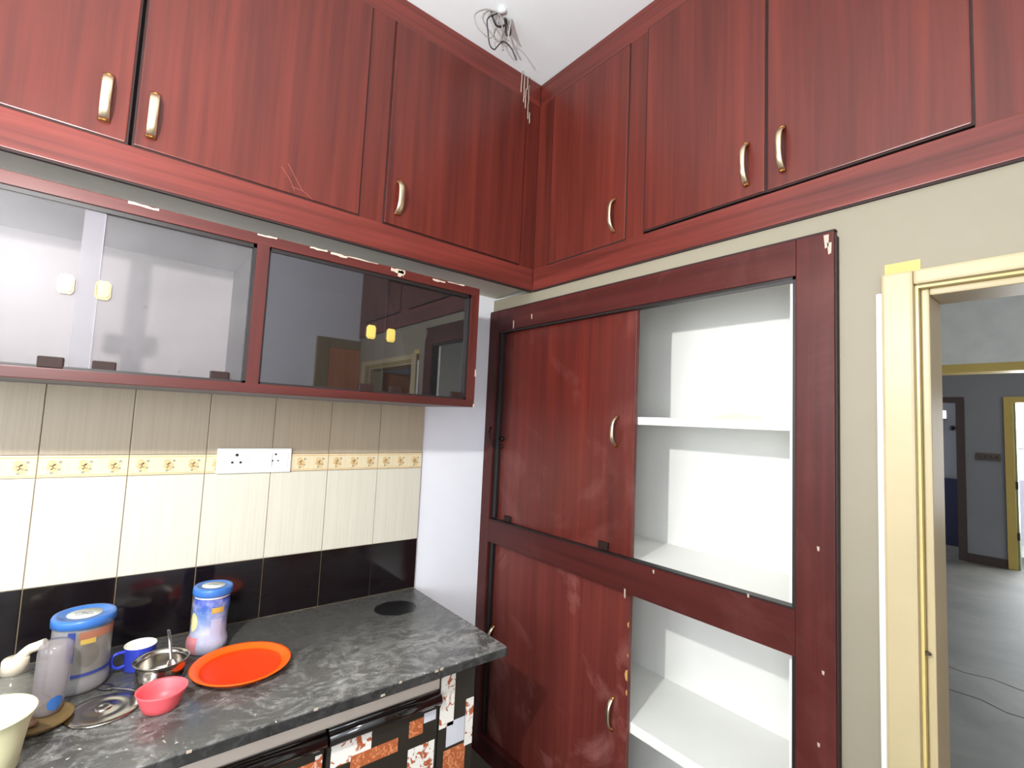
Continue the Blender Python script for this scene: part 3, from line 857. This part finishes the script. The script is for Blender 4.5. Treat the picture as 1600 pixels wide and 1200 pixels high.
b = MB(); b.box(-2.2, -.088, BY + .02, 0.0, .0, .7355); b.build('carcass', M['panel_brown'], bc)
MB().box(-2.2, -.212, BY + .004, BY + .020, .672, .7355, .001).build('apron', M['apron'], bc)
MB().box(-.212, -.086, BY - .002, BY + .022, .0, .7355, .0015).build('pilaster', M['panel_brown'], bc)
def rail(x0, x1):
    mb = MB()
    mb.tube([(x0, BY - .006, .650), (x1, BY - .006, .650)], .018, seg=16)
    mb.tube([(x0, BY - .002, .668), (x1, BY - .002, .668)], .007, seg=10)
    mb.box(x0, x1, BY - .004, BY + .020, .628, .672)
    mb.build('pull_rail', M['black_gloss'], bc)
rail(-.546, -.216); rail(-1.10, -.553); rail(-1.7, -1.107)
MB().box(-.545, -.217, BY - .003, BY + .019, .03, .627, .002).build('door', M['panel_brown'], bc)
MB().box(-1.10, -.554, BY - .003, BY + .019, .03, .627, .002).build('door', M['panel_brown'], bc)
MB().box(-1.70, -1.107, BY - .003, BY + .019, .03, .627, .002).build('door', M['panel_brown'], bc)
def patch(x0, x1, z0, z1, m, dy=.0032, slant=0.0):
    MB().prism([(x0, BY - dy, z0), (x1, BY - dy, z0), (x1, BY - dy, z1), (x0, BY - dy, z1)], (0, .0008, 0)).build('print_and_glare_patch', M[m], bc)
patch(-.311, -.266, .566, .612, 'orange_print')
patch(-.264, -.224, .592, .620, 'patch_white')  # glare on the door, painted as a pale patch
patch(-.535, -.425, .570, .626, 'marble_print')
patch(-.481, -.345, .545, .582, 'orange_print', .0040)
patch(-.311, -.224, .40, .535, 'marble_print')
patch(-.540, -.46, .42, .52, 'orange_print')
patch(-.2105, -.160, .555, .712, 'marble_print')
patch(-.183, -.118, .495, .566, 'patch_white')
patch(-.1165, -.0875, .476, .615, 'marble_print', .0040)
patch(-.190, -.112, .36, .486, 'orange_print')
patch(-.633, -.560, .545, .606, 'orange_print')
patch(-.575, -.557, .48, .618, 'marble_print', .0040)

# ------------------------------------------------------------------ switch and socket plate
sp = thing('switch_plate', 'white switch and socket plate with two sockets on the tiled wall', 'switch', (-.653, 0, 1.269))
MB().box(-.770, -.537, -.011, -.0006, 1.269, 1.354, .003).build('plate', M['white_plastic'], sp)
s = MB()
for x in (-.672, -.628, -.600, -.548):
    s.box(x - .0006, x + .0006, -.0118, -.0105, 1.283, 1.340)
s.build('seam', M['seam'], sp)['kind'] = 'stuff'
for x, dz, r in ((-.712, 0, .0042), (-.590, .004, .0030)):
    h = MB()
    for dx, z, rr in ((0, 1.331 + dz * .4, r * 1.25), (-.0125 * (r / .0042), 1.306 + dz, r), (.0125 * (r / .0042), 1.306 + dz, r)):
        h.lathe([(0, 0), (rr, 0), (rr, .0014), (0, .0014)], (x + dx, -.0105, z), 12, rot=Matrix.Rotation(PI / 2, 3, 'X'))
    h.build('socket_hole', M['hole'], sp)
for x in (-.650, -.614):
    MB().box(x - .012, x + .012, -.0135, -.0105, 1.290, 1.333, .002).build('switch', M['white_plastic'], sp)

# ------------------------------------------------------------------ wires hanging from the ceiling
wr = thing('hanging_wires', 'tangle of loose electric wires hanging from the white ceiling', 'wires', (-0.0422, -0.4655, CEIL))
MB().lathe([(0, 0), (.016, -.002), (.015, -.010), (0, -.011)], (-0.0422, -0.4880, CEIL - .0005), 20).build('ceiling_rose', M['ceiling'], wr)
def wire(pts, r, m):
    MB().tube(spline(pts), r, 7).build('wire', M[m], wr)
wire([(-0.0647, -0.4768, CEIL - .016), (-0.1039, -0.4655, 3.0106), (-0.1387, -0.4543, 2.9769), (-0.1298, -0.4599, 2.9320), (-0.0983, -0.4655, 2.9129)], .0025, 'wire_grey')
wire([(-0.0534, -0.4768, CEIL - .016), (-0.0894, -0.4655, 2.9825), (-0.0849, -0.4655, 2.9320), (-0.0736, -0.4655, 2.8871), (-0.0534, -0.4655, 2.8804), (-0.0422, -0.4655, 2.8950), (-0.0164, -0.4655, 2.9320), (0.0139, -0.4655, 2.9354), (0.0363, -0.4655, 2.9208), (0.0554, -0.4655, 2.8950)], .0024, 'wire')
wire([(-0.0983, -0.4655, 2.9129), (-0.0703, -0.4655, 2.9174), (-0.0591, -0.4655, 2.9601), (-0.0871, -0.4655, 2.9994), (-0.0422, -0.4768, CEIL - .016)], .0022, 'wire_grey')
wire([(-0.0422, -0.4768, CEIL - .016), (-0.0198, -0.4655, 2.9825), (-0.0276, -0.4655, 2.9320), (-0.0478, -0.4655, 2.9174), (-0.0029, -0.4655, 2.9489), (0.0161, -0.4655, 2.9937), (-0.0086, -0.4768, CEIL - .016)], .0022, 'wire_grey')
wire([(-0.0759, -0.4712, CEIL - .016), (-0.0736, -0.4655, 3.0106), (-0.0422, -0.4599, 2.9848), (-0.0086, -0.4655, 3.0050), (-0.0198, -0.4768, CEIL - .016)], .004, 'wire')
wire([(-0.0198, -0.4768, CEIL - .016), (0.0139, -0.4655, 3.0106), (0.0173, -0.4655, 2.9825), (0.0004, -0.4655, 2.9713), (-0.0063, -0.4655, 3.0162)], .005, 'wire')
wire([(-0.0478, -0.4655, 2.9208), (-0.0512, -0.4655, 2.9040), (-0.0445, -0.4655, 2.8905)], .002, 'wire_grey')

for dx, dy, zb, r in ((.02, .01, 2.905, .0042), (-.012, .012, 2.93, .0036), (.034, -.006, 2.95, .0036)):
    wire([(-.03 + dx, -.478 + dy, CEIL - .010), (-.028 + dx, -.470 + dy, 2.99), (-.036 + dx * 1.2, -.466 + dy, 2.95), (-.03 + dx * 1.1, -.470 + dy, zb)], r, 'wire_grey')

# ------------------------------------------------------------------ things on the counter
H = .766
CAMP = Vector((-1.032, -1.884))
def cam_ang(x, y, off=0.0):
    return math.atan2(CAMP.y - y, CAMP.x - x) + off

# big jar
jx, jy, jr, jh = -1.060, -.205, .0620, .168
jar = thing('jar', 'large grey plastic jar with flat blue lid, at the left against black tiles', 'jar', (jx, jy, H))
prof = [(0, 0), (jr * .9, 0), (jr * .97, .004), (jr, .012), (jr, .03), (jr * .97, .034), (jr * .97, jh - .016), (jr * .93, jh - .010), (jr * .93, jh)]
MB().lathe(prof, (jx, jy, H)).build('body', M['body_plastic'], jar)
lid = MB().lathe([(jr * .95, jh - .010), (jr * 1.045, jh - .008), (jr * 1.05, jh + .008), (jr * 1.01, jh + .013), (jr * .86, jh + .0125), (jr * .84, jh + .0105), (0, jh + .0105)], (jx, jy, H)).build('lid', M['lid_blue'], jar)
MB().lathe([(jr * .58, jh + .0106), (jr * .58, jh + .0114), (0, jh + .0114)], (jx, jy, H), 32).build('lid_print', M['lid_print'], lid)
p = MB()
for dx, dy, L in ((-.010, .008, .022), (.004, .003, .020), (-.006, -.006, .026), (.010, -.010, .014)):
    p.box(jx + dx - L / 2, jx + dx + L / 2, jy + dy - .0022, jy + dy + .0022, H + jh + .0112, H + jh + .0119)
p.build('lid_mark', M['print_grey'], lid)
rj = lambda z: jr * .97
a = cam_ang(jx, jy)
o_ = (jx, jy, H)
MB().curved(o_, rj, .040, jh - .018, a - .25, a + 1.25, 6, 24).build('label', M['label_grey'], jar)
MB().curved(o_, rj, jh - .085, jh - .014, a - .47, a - .22, 4, 6, .0016).build('blue_strip', M['band_blue'], jar)
MB().curved(o_, rj, jh - .036, jh - .016, a - .10, a + 1.35, 3, 24, .0012).build('orange_strip', M['band_orange'], jar)
MB().curved(o_, rj, jh - .046, jh - .034, a - .04, a + .45, 3, 10, .0016).build('yellow_strip', M['band_yellow'], jar)
MB().curved(o_, rj, .066, .122, a - .12, a + .62, 10, 14, .0012, shape='ellipse').build('round_picture', M['label_dark'], jar)
MB().curved(o_, rj, .044, .052, a - .25, a + 1.25, 2, 24, .0014).build('blue_line', M['band_blue'], jar)

# bottle-shaped jar with blue lid
bx, by = -.774, -.158
bt = thing('jar', 'slim waisted blue and white jar with blue lid beside the orange plate', 'jar', (bx, by, H))
tilt = Matrix.Rotation(0.03, 3, 'Y')
bp = [(0, 0), (.043, 0), (.050, .006), (.0535, .022), (.0525, .036), (.047, .050), (.0455, .085), (.0465, .115), (.0485, .135), (.0475, .150), (.0415, .158), (.0415, .164)]
def rb(z):
    for (r0, z0), (r1, z1) in zip(bp[1:-1], bp[2:]):
        if z0 <= z <= z1 and z1 > z0: return r0 + (r1 - r0) * (z - z0) / (z1 - z0)
    return .0415
bm_, nt, bb = new_mat('jar_shrink_label')
v = coords(nt)
spx = N(nt, 'ShaderNodeSeparateXYZ'); nt.links.new(v, spx.inputs['Vector'])
mr = N(nt, 'ShaderNodeMapRange'); mr.inputs['From Max'].default_value = .165
nt.links.new(spx.outputs['Z'], mr.inputs['Value'])
cc = ramp(nt, mr.outputs['Result'], [(0.0, srgb(176, 178, 198)), (.38, srgb(164, 168, 194)), (.58, srgb(122, 146, 190)), (.72, srgb(72, 112, 180)), (.9, srgb(56, 76, 164))])
cc = mix(nt, ramp(nt, noise(nt, v, 30, 4), [(.45, (0, 0, 0)), (.7, (.35, .35, .35))]), cc, srgb(226, 226, 232))
nt.links.new(cc, bb.inputs['Base Color']); bb.inputs['Roughness'].default_value = .3
MB().lathe(bp, (bx, by, H), rot=tilt).build('body', bm_, bt)
MB().lathe([(.0415, .157), (.0475, .158), (.0475, .163), (.0415, .164)], (bx, by, H), rot=tilt).build('white_ring', M['white_gloss'], bt)
lid = MB().lathe([(.040, .163), (.0505, .1635), (.0525, .168), (.0525, .182), (.050, .187), (.041, .1875), (.040, .186), (0, .186)], (bx, by, H), rot=tilt).build('lid', M['lid_blue'], bt)
MB().lathe([(.031, .1862), (.031, .187), (0, .187)], (bx, by, H), 32, rot=tilt).build('lid_print', M['lid_print'], lid)
p = MB()
for dx, dy, L in ((-.006, .005, .018), (.006, -.004, .014)):
    c = Vector((bx, by, H)) + tilt @ Vector((dx, dy, .1872))
    p.box(c.x - L / 2, c.x + L / 2, c.y - .002, c.y + .002, c.z - .0003, c.z + .0004)
p.build('lid_mark', M['print_grey'], lid)
a = cam_ang(bx, by)
o_ = (bx, by, H)
MB().curved(o_, rb, .118, .134, a + .05, a + .75, 3, 10, .0012, rot=tilt).build('yellow_tag', M['band_yellow'], bt)
MB().curved(o_, rb, .066, .118, a - 1.35, a - .70, 10, 10, .0012, rot=tilt, shape='ellipse').build('emblem', M['label_cream'], bt)
MB().curved(o_, rb, .004, .050, a - 1.6, a - .55, 6, 12, .0012, rot=tilt).build('pink_patch', M['label_pink'], bt)
MB().curved(o_, rb, .040, .100, a + .1, a + .75, 6, 10, .0009, rot=tilt).build('pale_panel', M['label_lilac'], bt)

# blue mug
mx, my = -.935, -.178
mg = thing('mug', 'blue enamel mug with white inside standing behind the steel bowl', 'mug', (mx, my, H))
MB().lathe([(0, 0), (.033, 0), (.035, .003), (.0365, .060), (.0375, .062)], (mx, my, H)).build('body', M['blue_mug'], mg)
MB().lathe([(.0375, .062), (.0365, .0635), (.0352, .062), (.0335, .006), (0, .005)], (mx, my, H)).build('lining', M['white_enamel'], mg)
hp = []
ha = Vector((-.97, -.25, 0)).normalized()
for dz, d in ((.052, .033), (.053, .050), (.048, .060), (.035, .063), (.021, .058), (.014, .047), (.016, .033)):
    hp.append(Vector((mx, my, H + dz)) + ha * d)
MB().tube(spline(hp, 5), .0042, 8).build('handle', M['blue_mug'], mg)

# steel bowl with a spoon in it
sx_, sy_ = -.893, -.285
sb = MB().lathe([(0, 0), (.046, 0), (.053, .005), (.056, .015), (.055, .040), (.054, .048), (.060, .053), (.063, .055), (.062, .0565), (.057, .0545), (.0525, .048), (.053, .040), (.054, .016), (.050, .007), (.044, .004), (0, .003)], (sx_, sy_, H)).build('steel_bowl', M['steel'], None)
tag(sb, 'round stainless steel bowl behind the pink bowl', 'bowl')
def spoon(name, p0, p1, lift, label, L=.15):
    """bowl end at p0, handle end at p1 (world points)"""
    p0, p1 = Vector(p0), Vector(p1)
    t = thing(name, label, 'spoon', p0)
    d = (p1 - p0).normalized()
    side = d.cross(Vector((0, 0, 1))).normalized(); n = side.cross(d).normalized()
    mb = MB()
    rows_ = []
    for i in range(9):
        u = i / 8 * .042
        wd = .0125 * math.sqrt(max(.02, 1 - ((u - .019) / .0235) ** 2)) if u < .040 else .004
        dep = -.005 * max(0, 1 - ((u - .02) / .022) ** 2)
        rows_.append([mb.bm.verts.new(p0 + d * u + side * wd * q + n * (dep * (1 - q * q) + .005)) for q in (-1, -.5, 0, .5, 1)])
    for r0, r1 in zip(rows_[:-1], rows_[1:]):
        for k in range(4):
            mb.bm.faces.new([r0[k], r0[k + 1], r1[k + 1], r1[k]]).smooth = True
    s_ = mb.build('spoon_bowl', M['steel'], t)
    md = s_.modifiers.new('thick', 'SOLIDIFY'); md.thickness = .0012
    pts = [p0 + d * (.038 + (p1 - p0).length * 0) + n * .005, p0 + d * .06 + n * (.005 + lift * .3), p0 + d * .09 + n * (.005 + lift), p1 + n * .003]
    MB().tube(spline(pts, 5), .003, 8, flat=(.0042, .0014, n)).build('spoon_handle', M['steel'], t)
    return t
spoon('spoon', (-.868, -.300, H + .012), (-.878, -.215, H + .098), .002, 'steel spoon standing in the steel bowl')
spoon('spoon', (-1.016, -.248, H + .001), (-.925, -.352, H + .004), .001, 'small steel spoon lying flat beside the steel lid')

# flat steel lid
lx, ly = -1.006, -.372
ll = thing('pot_cover', 'round flat steel lid lying on the counter in front of the big jar', 'lid', (lx, ly, H))
MB().lathe([(0, .0012), (.061, .0012), (.068, .0005), (.071, .002), (.069, .0045), (.060, .0060), (.044, .0068), (.040, .0058), (.030, .0058), (.024, .0075), (0, .0078)], (lx, ly, H), 56).build('disc', M['steel'], ll)
MB().lathe([(.018, .0074), (.0185, .0095), (.015, .0108), (.008, .0112), (.006, .0104), (0, .0104)], (lx, ly, H), 24).build('stamped_boss', M['steel'], ll)

# pink bowl
px_, py_ = -.899, -.432
pk = MB().lathe([(0, 0), (.032, 0), (.036, .003), (.043, .020), (.050, .040), (.053, .046), (.0515, .047), (.048, .041), (.041, .021), (.034, .006), (0, .004)], (px_, py_, H), 48).build('pink_bowl', M['pink'], None)
tag(pk, 'small pink plastic bowl at the front of the counter', 'bowl')

# orange plate
ox, oy = -.712, -.345
pl = thing('plate', 'orange plastic plate with red-orange centre lying on the dark counter', 'plate', (ox, oy, H))
MB().lathe([(0, .001), (.085, .001), (.100, .004), (.120, .019), (.1245, .021), (.124, .023), (.118, .0220), (.104, .0150), (.1005, .0125)], (ox, oy, H), 72).build('rim', M['orange'], pl)
MB().lathe([(.1012, .0130), (.095, .0080), (.086, .0058), (.0, .0055)], (ox, oy, H), 56).build('well', M['red_orange'], pl)

# cream tub at the lower left corner
tx, ty = -1.190, -.505
tb = MB().lathe([(0, 0), (.055, 0), (.058, .004), (.064, .050), (.070, .088), (.0765, .108), (.079, .1105), (.077, .113), (.072, .109), (.066, .086), (.061, .050), (.055, .008), (0, .006)], (tx, ty, H), 56).build('cream_tub', M['tub'], None)
tag(tb, 'cream plastic tub cut by the lower left edge of the picture', 'tub')

# tumbler in a brown dish
ux, uy = -1.108, -.322
ds = thing('dish', 'shallow brown dish under the grey tumbler', 'dish', (ux - .012, uy - .035, H))
MB().lathe([(0, .0), (.048, .0), (.058, .006), (.064, .014), (.062, .0155), (.055, .009), (.046, .0045), (0, .004)], (ux - .012, uy - .035, H), 40).build('bowl', M['brown_dish'], ds)
ck = MB()
for k, (dx, dy, r) in enumerate(((-.040, -.048, .013), (-.020, -.060, .010), (-.050, -.028, .009), (-.030, -.040, .011))):
    prof = [(0, 0), (r * .8, r * .15), (r, r * .6), (r * .7, r * 1.1), (0, r * 1.25)]
    ck.lathe(prof, (ux - .0 + dx, uy + dy + .01, H + .0055), 12, sx=1.3)
tag(ck.build('food_lump', M['brown_lump'], None), 'brown crumbs of food lying in the shallow brown dish', 'food')
tm = thing('tumbler', 'tall grey see-through plastic tumbler in front of the large jar', 'tumbler', (ux, uy, H + .005))
ti = Matrix.Rotation(0.04, 3, 'Y')
MB().lathe([(0, .001), (.022, .0), (.026, .004), (.029, .030), (.0312, .100), (.0318, .136), (.030, .150), (.022, .158), (.0, .160)], (ux, uy, H + .006), 40, rot=ti).build('body', M['milky'], tm)
a = cam_ang(ux, uy)
MB().curved((ux, uy, H + .006), lambda z: .0283 + (z - .03) * .04, .012, .044, a - .05, a + 1.0, 6, 10, .001, rot=ti, shape='ellipse').build('blue_sticker', M['lid_blue'], tm)

# capped bottle behind the tumbler
cx_, cy_ = -1.176, -.235
cb = thing('bottle', 'clear squat bottle with cream cap and spout left of the large jar', 'bottle', (cx_, cy_, H))
MB().lathe([(0, 0), (.038, 0), (.042, .004), (.043, .040), (.040, .055), (.024, .070), (.020, .076), (.020, .082)], (cx_, cy_, H), 40).build('body', M['clear'], cb)
MB().lathe([(.0, .078), (.0245, .078), (.0245, .106), (.022, .110), (0, .110)], (cx_, cy_, H), 32).build('cap', M['cap_cream'], cb)
MB().tube(spline([(cx_ + .002, cy_, H + .104), (cx_ + .020, cy_ + .004, H + .122), (cx_ + .036, cy_ - .010, H + .132), (cx_ + .050, cy_ - .016, H + .138)], 5), .011, 12).build('spout', M['cap_cream'], cb)
